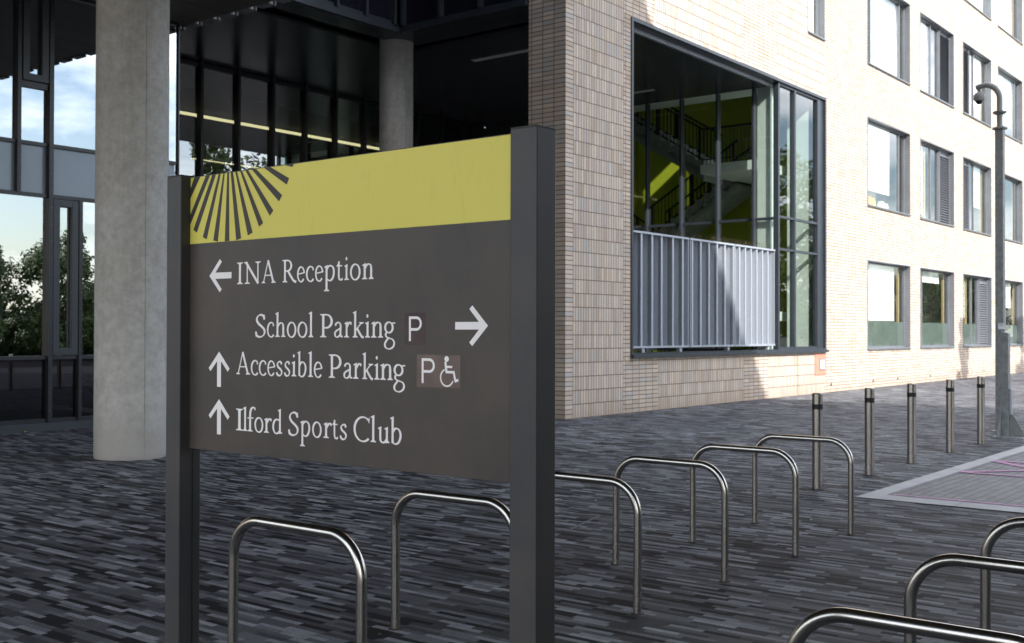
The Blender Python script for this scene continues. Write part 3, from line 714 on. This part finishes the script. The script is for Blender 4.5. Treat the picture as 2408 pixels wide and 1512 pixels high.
# lettering: pen strokes with a broad nib, and small wedge serifs
TK, TN = .118, .062
def nib(pts, k=1.0, tk=TK, tn=TN, tilt=.22, uni=None):
    n = len(pts); Lf, Rt = [], []
    for i, p in enumerate(pts):
        a, b = pts[max(i-1, 0)], pts[min(i+1, n-1)]; dx, dy = b[0]-a[0], b[1]-a[1]; l = math.hypot(dx, dy) or 1; dx, dy = dx/l, dy/l
        th = math.atan2(dy, dx); w = uni if uni else k*(tn+(tk-tn)*abs(math.sin(th+tilt))**1.3)
        Lf.append((p[0]-dy*w/2, p[1]+dx*w/2)); Rt.append((p[0]+dy*w/2, p[1]-dx*w/2))
    return [[Lf[i], Lf[i+1], Rt[i+1], Rt[i]] for i in range(n-1)]
def arc(cx, cy, rx, ry, a0, a1, n=22): return [(cx+rx*math.cos(R(a0+(a1-a0)*i/n)), cy+ry*math.sin(R(a0+(a1-a0)*i/n))) for i in range(n+1)]
def spl(P, n=9):
    out = []; Q = [P[0]]+list(P)+[P[-1]]
    for i in range(1, len(Q)-2):
        p0, p1, p2, p3 = Q[i-1:i+3]
        for j in range(n):
            t = j/n; out.append(tuple(.5*(2*p1[m]+(p2[m]-p0[m])*t+(2*p0[m]-5*p1[m]+4*p2[m]-p3[m])*t*t+(3*p1[m]-p0[m]-3*p2[m]+p3[m])*t**3) for m in (0, 1)))
    return out+[P[-1]]
def stem(x, y0, y1, w=TK): return [[(x-w/2, y0), (x-w/2*.92, (y0+y1)/2), (x-w/2, y1), (x+w/2, y1), (x+w/2*.92, (y0+y1)/2), (x+w/2, y0)]]
def foot(x, y, w=.30, up=1, sw=TK):
    h = .036*up; g = .085*up
    return [[(x-w/2, y), (x-w/2, y+h*.8), (x-sw/2, y+g), (x+sw/2, y+g), (x+w/2, y+h*.8), (x+w/2, y)]]
def flag(x, y, w=TK, l=.13): return [[(x+w/2, y+.035), (x+w/2, y-.09), (x-w/2, y-.09), (x-w/2-l*.55, y-.075), (x-w/2-l*.6, y-.045)]]
def dot(x, y, r=.066): return [arc(x, y, r*.82, r*1.15, 0, 345, 14)]
XH, AS = .645, 1.09
GL = {}
GL['I'] = stem(.16, .02, .98)+foot(.16, 0, .32)+foot(.16, 1, .32, -1)
GL['N'] = nib([(.16, 0), (.16, 1)], uni=.062)+nib([(.08, 1.0), (.78, 0)], uni=.115)+nib([(.76, 0), (.76, 1)], uni=.066)+foot(.16, 0, .30, 1, .07)+foot(.76, 1, .30, -1, .07)+[[(-.02, 1), (.1, 1), (.13, .93), (-.02, .965)]]
GL['A'] = nib([(.1, .0), (.42, 1.03)], uni=.062)+nib([(.41, 1.03), (.78, 0)], uni=.118)+nib([(.2, .35), (.66, .35)], uni=.052)+foot(.1, 0, .25, 1, .07)+foot(.78, 0, .30, 1, .12)
GL['R'] = stem(.16, .02, .98)+foot(.16, 0, .30)+[[(0, 1), (0, .966), (.1, .93), (.2, .94), (.2, 1)]]+nib([(.16, .968), (.30, .972)]+arc(.31, .735, .24, .235, 88, -88)+[(.16, .495)])+nib(spl([(.36, .50), (.52, .27), (.70, .06), (.86, .0)]), uni=.112)
GL['P'] = stem(.16, .02, .98)+foot(.16, 0, .32)+[[(0, 1), (0, .966), (.1, .93), (.2, .94), (.2, 1)]]+nib([(.16, .968), (.30, .972)]+arc(.31, .69, .27, .282, 88, -88)+[(.16, .41)])
GL['S'] = nib(spl([(.50, .80), (.44, .95), (.28, 1.0), (.12, .92), (.07, .76), (.17, .60), (.36, .46), (.50, .32), (.50, .14), (.36, .02), (.20, .0), (.06, .07), (.02, .22)]), .96, tilt=-.55)+[[(.475, .77), (.525, .77), (.535, 1.0), (.50, 1.0)], [(.0, .02), (.035, .02), (.045, .25), (-.005, .25)]]
GL['C'] = nib(arc(.50, .5, .46, .505, 46, 312, 34))+[[(.80, .77), (.845, .77), (.86, 1.0), (.82, 1.0)]]
GL['e'] = nib(arc(.28, XH/2, .245, .325, 8, 322, 30), .92)+nib([(.05, .335), (.50, .39)], uni=.055)
GL['c'] = nib(arc(.29, XH/2, .25, .325, 48, 318, 28), .92)+dot(.45, .535, .058)
GL['o'] = nib(arc(.30, XH/2, .255, .325, 0, 360, 40), .93)
GL['n'] = stem(.15, .02, XH)+flag(.15, XH)+foot(.15, 0, .29)+nib(spl([(.17, .47), (.26, .59), (.38, .63), (.48, .57), (.505, .42)]), .9)+stem(.505, .02, .43)+foot(.505, 0, .27)
GL['h'] = stem(.15, .02, AS)+flag(.15, AS)+foot(.15, 0, .29)+nib(spl([(.17, .47), (.26, .59), (.38, .63), (.48, .57), (.505, .42)]), .9)+stem(.505, .02, .43)+foot(.505, 0, .27)
GL['r'] = stem(.15, .02, XH)+flag(.15, XH)+foot(.15, 0, .31)+nib(spl([(.17, .45), (.25, .57), (.34, .63), (.42, .625)]), .95)+dot(.42, .59, .055)
GL['i'] = stem(.14, .02, XH)+flag(.14, XH)+foot(.14, 0, .29)+dot(.13, .90)
GL['l'] = stem(.14, .02, AS)+flag(.14, AS)+foot(.14, 0, .29)
GL['t'] = nib(spl([(.16, .80), (.155, .5), (.155, .18), (.20, .04), (.30, .015), (.40, .07)]), .95)+[[(.0, .585), (.0, .60), (.20, .83), (.21, .64), (.38, .64), (.36, .585)]]
GL['p'] = stem(.16, -.44, XH)+flag(.16, XH)+foot(.16, -.45, .31)+nib(spl([(.17, .50), (.28, .62), (.44, .63), (.56, .50), (.57, .28), (.48, .07), (.33, .0), (.17, .08)]), .94)
GL['b'] = stem(.15, .03, AS)+flag(.15, AS)+nib(spl([(.16, .48), (.28, .62), (.44, .62), (.55, .48), (.56, .28), (.46, .07), (.30, .0), (.15, .06)]), .94)
GL['d'] = stem(.48, .06, AS)+flag(.48, AS)+nib(spl([(.48, .55), (.36, .63), (.18, .60), (.07, .42), (.07, .20), (.18, .03), (.33, .02), (.47, .13)]), .94)+[[(.42, .0), (.42, .09), (.54, .10), (.62, .06), (.62, .02)]]
GL['u'] = nib(spl([(.15, XH), (.15, .3), (.17, .10), (.27, .02), (.40, .05), (.50, .16)]), .98)+flag(.15, XH)+stem(.51, .03, XH)+flag(.51, XH)+[[(.45, .0), (.45, .09), (.57, .10), (.65, .06), (.65, .02)]]
GL['a'] = nib(spl([(.08, .50), (.15, .60), (.28, .635), (.38, .55), (.39, .40)]), .85)+nib(spl([(.385, .42), (.385, .15), (.42, .04), (.52, .04)]), .95)+nib(spl([(.38, .37), (.20, .31), (.07, .20), (.08, .06), (.20, .01), (.32, .07), (.38, .16)]), .85)
GL['k'] = stem(.15, .02, AS)+flag(.15, AS)+foot(.15, 0, .29)+nib([(.18, .30), (.50, .62)], uni=.06)+nib(spl([(.26, .38), (.40, .18), (.52, .04), (.62, .01)]), uni=.105)+foot(.50, XH, .26, -1, .06)
GL['s'] = nib(spl([(.38, .52), (.30, .62), (.17, .62), (.08, .52), (.13, .40), (.28, .30), (.38, .19), (.32, .04), (.18, .01), (.06, .08), (.04, .16)]), .9, tilt=-.5)
GL['f'] = nib(spl([(.155, .03), (.155, .6), (.165, .86), (.24, 1.05), (.36, 1.10), (.44, 1.06)]), .97)+foot(.155, 0, .30)+[[(.0, .585), (.0, .64), (.36, .64), (.34, .585)]]+dot(.43, 1.035, .055)
GL['g'] = nib(arc(.25, .42, .20, .215, 0, 360, 30), .9)+nib(spl([(.40, .56), (.48, .60), (.58, .60)]), uni=.062)+nib(spl([(.15, .24), (.08, .14), (.12, .04), (.28, -.02), (.45, -.08), (.53, -.22), (.46, -.38), (.27, -.46), (.08, -.40), (.04, -.25), (.14, -.10), (.22, -.03)]), .82)
def bbx(gp): 
    a = [p[0] for poly in gp for p in poly]; return min(a), max(a)
def pixel_y(px, py):                                    # photo pixel (full size) to the sign's plane: y along it, z up
    F = 2631.277*4096/2408; d = rgt*((px-2048)/F)+upv*(-(py-1286)/F)+_f; t = XQ/d.x; return d.y*t, EYE+d.z*t
def line(text, boxes, ox, oy, sc, yb, hz, name):
    i = 0
    for wd in text.split():
        word(wd, boxes[i:i+len(wd)], ox, oy, sc, yb, hz, name); i += len(wd)
def word(text, boxes, ox, oy, sc, yb, hz, name):
    # boxes: letter extents measured along the line; base heights z at both ends
    polys = []
    for ch_, (a, b) in zip(text, boxes):
        yl, yr = pixel_y(ox+a/sc, yb)[0], pixel_y(ox+b/sc, yb)[0]
        gp = GL[ch_]; g0, g1 = bbx(gp)
        for poly in gp: polys.append([(yl+(p[0]-g0)/(g1-g0)*(yr-yl), hz+p[1]*.0735) for p in poly])
    onpanel(polys, name, M['sign_white'], .0004)
line('INA Reception', [(665, 727), (740, 917), (928, 1079), (1150, 1302), (1308, 1392), (1403, 1489), (1500, 1589), (1595, 1712), (1728, 1800), (1812, 1862), (1874, 1987), (2003, 2127)], 700, 950, 2.6756, 1110, 1.8125, 'lettering')
line('School Parking', [(858, 970), (985, 1064), (1073, 1184), (1198, 1300), (1312, 1418), (1430, 1482), (1553, 1690), (1704, 1798), (1812, 1892), (1902, 2022), (2034, 2090), (2100, 2229), (2238, 2358)], 700, 950, 2.6756, 1330, 1.6338, 'lettering')
line('Accessible Parking', [(422, 518), (522, 574), (577, 630), (636, 690), (696, 740), (751, 793), (802, 836), (842, 905), (916, 951), (956, 1015), (1058, 1146), (1159, 1221), (1226, 1284), (1289, 1364), (1372, 1408), (1412, 1500), (1503, 1584)], 700, 1350, 1.72, 1500, 1.5065, 'lettering')
line('Ilford Sports Club', [(419, 468), (467, 498), (499, 555), (547, 608), (612, 666), (670, 738), (779, 851), (860, 931), (944, 1010), (1021, 1080), (1083, 1124), (1134, 1183), (1229, 1340), (1346, 1384), (1396, 1476), (1480, 1560)], 700, 1350, 1.72, 1740, 1.3160, 'lettering')
def arrow(cy, cz, ang, k=1.0):
    base = [(0, 0), (.0575, -.0575), (.0475, -.0685), (.0108, -.0330), (.0108, -.1215), (-.0108, -.1215), (-.0108, -.0330), (-.0475, -.0685), (-.0575, -.0575)]
    c, s = math.cos(ang), math.sin(ang)                 # u runs to the reader's right, which is -y
    pts = [(cy-(u*c-v*s)*k, cz+(u*s+v*c)*k) for u, v in base]
    def tri(i): return [pts[j] for j in i]
    onpanel([tri((0, 1, 2, 3)), tri((0, 6, 7, 8)), tri((0, 3, 4, 5, 6))], 'arrow', M['sign_white'], .0004)
arrow(3.2405, 1.8446, R(90)); arrow(1.9831, 1.6692, R(-90)); arrow(3.1845, 1.5818, 0); arrow(3.1835, 1.4176, 0)
def plate(y0, y1, z0, z1, marks, mat='plate'):
    onpanel([[(y0, z0), (y1, z0), (y1, z1), (y0, z1)]], 'symbol_plate', M[mat], .0004)
    onpanel(marks, 'symbol', M['sign_white'], .0009)
def sansP(y, z, h, w):
    t = .0078; P = [(0, .0), (0, h)]
    bowl = [(0, h-t/2), (w*.55, h-t/2)]+arc(w*.55, h-h*.29, w*.45-t/2, h*.29-t/2, 90, -90, 16)+[(0, h*.42+t/2)]
    return [[(y-p[0], z+p[1]) for p in q] for q in nib(P, uni=t)+nib(bowl, uni=t)]
plate(2.3038, 2.2198, 1.6128, 1.7083, sansP(2.2815, 1.6242, .0730, .0475))
wc = [arc(0, 0, .0085, .0085, 0, 345, 16)]
def ln(a, b, t): return nib([a, b], uni=t)
wh = ln((-.005, -.008), (.0, -.040), .0078)+ln((-.002, -.0225), (.0215, -.0225), .0064)+ln((-.002, -.0375), (.0275, -.0375), .0072)+ln((.0265, -.034), (.0335, -.0640), .0072)+ln((.032, -.0635), (.0445, -.059), .0078)
wh += nib(arc(.0015, -.0535, .0245, .0245, 112, 338, 30), uni=.0048)
plate(2.2534, 2.0848, 1.4902, 1.5850, sansP(2.2300, 1.5015, .0730, .0480), 'plate_pale')
onpanel([[(2.1364-p[0], 1.5735+p[1]) for p in poly] for poly in wc+wh], 'symbol', M['sign_white'], .0009)

# ------------------------------------------------------------------ cycle stands
def make_stand():
    e = empty('cycle_stand'); b = MB(); y0, y1, r, h = 0, -.86, .19, .765
    pts = [(0, y0, -.05), (0, y0, .3)]+[(0, y0-r+r*math.cos(R(a)), h-r+r*math.sin(R(a))) for a in range(0, 91, 6)]+[(0, (y0+y1)/2, h)]+[(0, y1+r+r*math.cos(R(a)), h-r+r*math.sin(R(a))) for a in range(90, 181, 6)]+[(0, y1, .3), (0, y1, -.05)]
    b.tube(pts, .0245, 28); b.build('hoop', M['steel'], e, sharp=60)
    for y in (y0, y1):
        k = MB(); k.lathe((0, y, 0), [(.040, .0005), (.038, .004), (.028, .007)], 24); k.build('base_ring', M['rust'], e)
    return e
st0 = make_stand()
spots = [(3.40, 4.36, 'steel cycle stand seen through the gap under the sign, nearest its left post'),
         (4.515, 4.36, 'steel cycle stand seen under the sign, partly hidden by the right post'),
         (5.645, 4.35, 'steel cycle stand whose bar emerges directly from behind the right sign post'),
         (6.747, 4.345, 'steel cycle stand in the rear row, second to the right of the sign post'),
         (7.845, 4.335, 'steel cycle stand in the rear row next to the one in front of a bollard'),
         (8.965, 4.345, 'farthest steel cycle stand of the rear row, its top bar crossing a bollard'),
         (3.42, 1.53, 'nearest steel cycle stand at the bottom edge, only its curved bar showing'),
         (4.53, 1.52, 'middle steel cycle stand of the three cut by the right edge'),
         (5.645, 1.535, 'steel cycle stand at the right edge, highest of the three cut off there')]
rr = random.Random(2)
for i, (x, y, lb_) in enumerate(spots):
    o = st0 if i == 0 else copy_tree(st0)
    o.location = (x, y, 0); o.rotation_euler = (R(rr.uniform(-.35, .35)), 0, R(rr.uniform(-.8, .8)))
    tag(o, lb_, 'cycle stand', 'steel cycle stands')

# ------------------------------------------------------------------ bollards
def make_bollard():
    e = empty('bollard'); b = MB(); r = .056
    b.lathe((0, 0, 0), [(r, -.05), (r, .5), (r, 1.008), (r-.006, 1.016)], 40); b.build('shaft', M['steel'], e)
    k = MB(); k.lathe((0, 0, 0), [(r+.0012, .846), (r+.0012, .902)], 40); k.build('black_band', M['black'], e)
    k = MB(); k.lathe((0, 0, 0), [(.088, .0005), (.085, .004), (.06, .006)], 32); k.build('base_ring', M['rust'], e)
    return e
bo0 = make_bollard()
for i, (x, y, lb_) in enumerate([(11.35, 4.78, 'nearest steel bollard, standing behind the farthest cycle stand'), (12.86, 4.78, 'second steel bollard from the cycle stands'),
        (14.35, 4.79, 'middle steel bollard of the row of five'), (16.0, 4.81, 'fourth steel bollard from the cycle stands'), (17.45, 4.80, 'steel bollard just left of the camera pole'), (20.35, 4.83, 'steel bollard at the extreme right edge beyond the camera pole')]):
    o = bo0 if i == 0 else copy_tree(bo0); o.location = (x, y, 0); tag(o, lb_, 'bollard', 'steel bollards with black bands')

# ------------------------------------------------------------------ camera pole
cp = empty('camera_pole', (19.9, 5.16, 0), 'tall galvanised pole with a swan neck and dome camera', 'camera pole')
c0 = MB(); c0.box(-.065, .065, -.065, .065, -.02, 5.10); c0.build('mast', M['galv_dark'], cp, .008)
c0 = MB(); c0.lathe((0, 0, 5.10), [(.125, 0), (.125, .03)], 8); c0.build('flange', M['galv_dark'], cp)
c0 = MB(); c0.lathe((0, 0, 5.38), [(.07, -.03), (.115, .0), (.115, .02)], 12); c0.build('flange', M['galv_dark'], cp)
c0 = MB(); pts = [(0, 0, 5.13), (0, 0, 5.55)]+[(0, .26-.26*math.cos(R(a)), 5.62+.26*math.sin(R(a))) for a in range(0, 85, 7)]+[(0, .33, 5.865), (0, .385, 5.85)]
c0.tube(pts, .048, 20); c0.build('swan_neck', M['cam_grey'], cp, sharp=60)
c0 = MB(); c0.lathe((0, .335, 5.62), [(.075, .0), (.09, .03), (.088, .10), (.06, .145), (.03, .155), (.028, .21)], 28); hs_ = c0.build('camera_housing', M['cam_grey'], cp, sharp=50)
c0 = MB(); c0.lathe((0, .335, 5.62), [(.012, -.058), (.035, -.050), (.052, -.030), (.060, 0), (.060, .004)], 28); c0.build('camera_dome', M['smoke'], hs_, sharp=60)
c0 = MB(); c0.box(-1.03, -.90, -.385, -.262, .02, 1.62)
c0.hexa([(-1.03, -.385, 1.621), (-.90, -.385, 1.621), (-.90, -.262, 1.621), (-1.03, -.262, 1.621), (-1.03, -.385, 1.66), (-.90, -.385, 1.66), (-.90, -.262, 1.70), (-1.03, -.262, 1.70)])
c0.bar((-.96, -.27, 1.69), (-.06, -.02, 1.80), .09, .07)
c0.build('hinge_post', M['galv_dark'], cp, .005)
c0 = MB()
c0.hexa([(-.972, -.386, .02), (-.957, -.386, .02), (-.957, -.64, .02), (-.972, -.64, .02), (-.972, -.386, .44), (-.957, -.386, .44), (-.957, -.396, .44), (-.972, -.396, .44)])
c0.hexa([(-1.031, -.275, .02), (-1.031, -.262, .02), (-1.25, -.262, .02), (-1.25, -.275, .02), (-1.031, -.275, .42), (-1.031, -.262, .42), (-1.041, -.262, .42), (-1.041, -.275, .42)])
c0.box(-1.26, -.80, -.66, -.18, .002, .02); c0.build('base_plate', M['galv_dark'], cp)
c0 = MB(); c0.box(-.13, .13, -.13, .13, .002, .02)
c0.build('base_plate', M['galv_dark'], cp)
c0 = MB(); c0.box(-1.0, -.93, -.43, -.387, .36, .78); c0.build('junction_box', M['galv'], cp, .012)

# ------------------------------------------------------------------ trees standing off to the right, seen in the glass and by their shadows
def tree_meshes(seed, H, rad, n, leaf, col):
    rd = random.Random(seed); tk = MB(); tk.tube([(0, 0, 0), (.05, .03, H*.3), (0, .08, H*.62), (.06, 0, H*.9)], [rad*.075, rad*.055, rad*.03, .012], 9)
    lm = MB(); cl = []
    for i in range(34):
        t = rd.uniform(.10, .97); a = rd.uniform(0, 6.28); ro = rad*max(.05, math.sin(math.pi*min(1, max(0, t-.02)/.98)))**.6*rd.uniform(.35, 1)
        c = Vector((ro*math.cos(a), ro*math.sin(a), H*t)); cl.append((c, rad*rd.uniform(.22, .42)))
        if i % 2 == 0: tk.tube([(0, .05, H*t*.62), tuple(c*.6+Vector((0, 0, H*t*.34))), tuple(c)], [rad*.025, rad*.015, .01], 5)
    for i in range(n):
        c, r = rd.choice(cl); d = Vector((rd.gauss(0, 1), rd.gauss(0, 1), rd.gauss(0, .8))).normalized()*r*rd.uniform(.5, 1.08); p = c+d
        nrm = (d.normalized()+Vector((rd.uniform(-.7, .7), rd.uniform(-.7, .7), rd.uniform(-.2, .9)))).normalized(); t1 = nrm.orthogonal().normalized(); t1.rotate(Matrix.Rotation(rd.uniform(0, 6.28), 3, nrm)); t2 = nrm.cross(t1); s = leaf*rd.uniform(.6, 1.3)
        lm.face([p-t1*s, p-t2*s*.5, p+t1*s, p+t2*s*.5])
    return tk, lm
def tree_proto(seed, H, rad, n, leaf):
    e = empty('tree'); tk, lm = tree_meshes(seed, H, rad, n, leaf, None); tk.build('trunk', M['bark'], e); lm.build('crown', M['leaf'], e); return e
A = tree_proto(1, 9, 3.4, 10000, .17); B = tree_proto(7, 15, 4.6, 13000, .22); Cc = tree_proto(5, 14.3, 1.1, 3800, .17)
used = set()
def plant(p, x, y, sc, rz, label):
    o = p if p not in used else copy_tree(p); used.add(p)
    o.location = (x, y, 0); o.scale = (sc, sc, sc); o.rotation_euler.z = rz; tag(o, label, 'tree', 'trees across the road')
for i, (p, x, y, s) in enumerate([(A, 28, -33, .8), (A, 31.5, -30, .72), (A, 34, -35, .85), (A, 37.5, -31, .78), (A, 41, -34, .9), (A, 45, -30, .85), (B, 50, -31, .95), (B, 57, -29, 1.08), (B, 65, -31, 1.0), (B, 74, -28, 1.05), (B, 84, -27, 1.1), (A, 92, -24, 1.2), (B, 101, -20, 1.25), (A, 110, -20, 1.2), (A, 119, -22, 1.1), (A, 128, -20, .9), (A, 138, -22, 1.0), (A, 149, -22, 1.0), (B, 160, -24, 1.0), (B, 172, -22, 1.1)]):
    plant(p, x, y, s, i*1.3, ('broad leafy green tree across the road' if p is A else 'tall leafy green tree across the road'))
for i, (x, y) in enumerate(((34.6, -2.9), (43.0, -3.2))): plant(Cc, x, y, 1.0, i*2.0, 'slim upright tree standing in front of the sunlit facade')

hd = random.Random(11); hm_ = MB()
for i in range(24000):
    p = Vector((hd.uniform(14, 64), -38+hd.gauss(0, .8), hd.uniform(0, 4.2)*hd.uniform(.55, 1))); nrm = Vector((hd.gauss(0, 1), hd.gauss(0.6, 1), hd.gauss(.3, 1))).normalized(); t1 = nrm.orthogonal().normalized(); t2 = nrm.cross(t1); q = hd.uniform(.15, .34)
    hm_.face([p-t1*q, p-t2*q*.6, p+t1*q, p+t2*q*.6])
hg_ = hm_.build('hedge', M['leaf']); tag(hg_, 'long dark green hedge on the far side of the road', 'hedge')

ls = random.Random(3)
for i, (x, y) in enumerate([(8.19, 5.88), (9.16, 6.14), (8.2, 4.94), (9.41, 4.02), (11.63, 3.49), (18.72, 7.19), (4.36, 4.33), (8.25, 10.08), (8.68, 7.87)]):
    b = MB(); a = ls.uniform(0, 3); r = ls.uniform(.010, .022); c, q = math.cos(a)*r, math.sin(a)*r
    b.face([(x-c, y-q, .006), (x+q*.6, y-c*.6, .014), (x+c, y+q, .005), (x-q*.5, y+c*.5, .011)])
    tag(b.build('paper_scrap', M['sign_white'] if i < 6 else M['spike']), 'tiny pale scrap of litter lying on the dark paving' if i < 6 else 'tiny dark crumb of leaf lying on the paving', 'litter', 'litter on the paving' if i < 6 else 'dark crumbs on the paving')
b = MB(); b.face([(9.40, 17.43, .01), (9.45, 17.40, .03), (9.49, 17.45, .015), (9.44, 17.47, .035)]); tag(b.build('fallen_leaf', simple('dry_leaf', (.40, .22, .06), .7)), 'dry orange leaf lying on the paving at the foot of the left glazing', 'leaf')
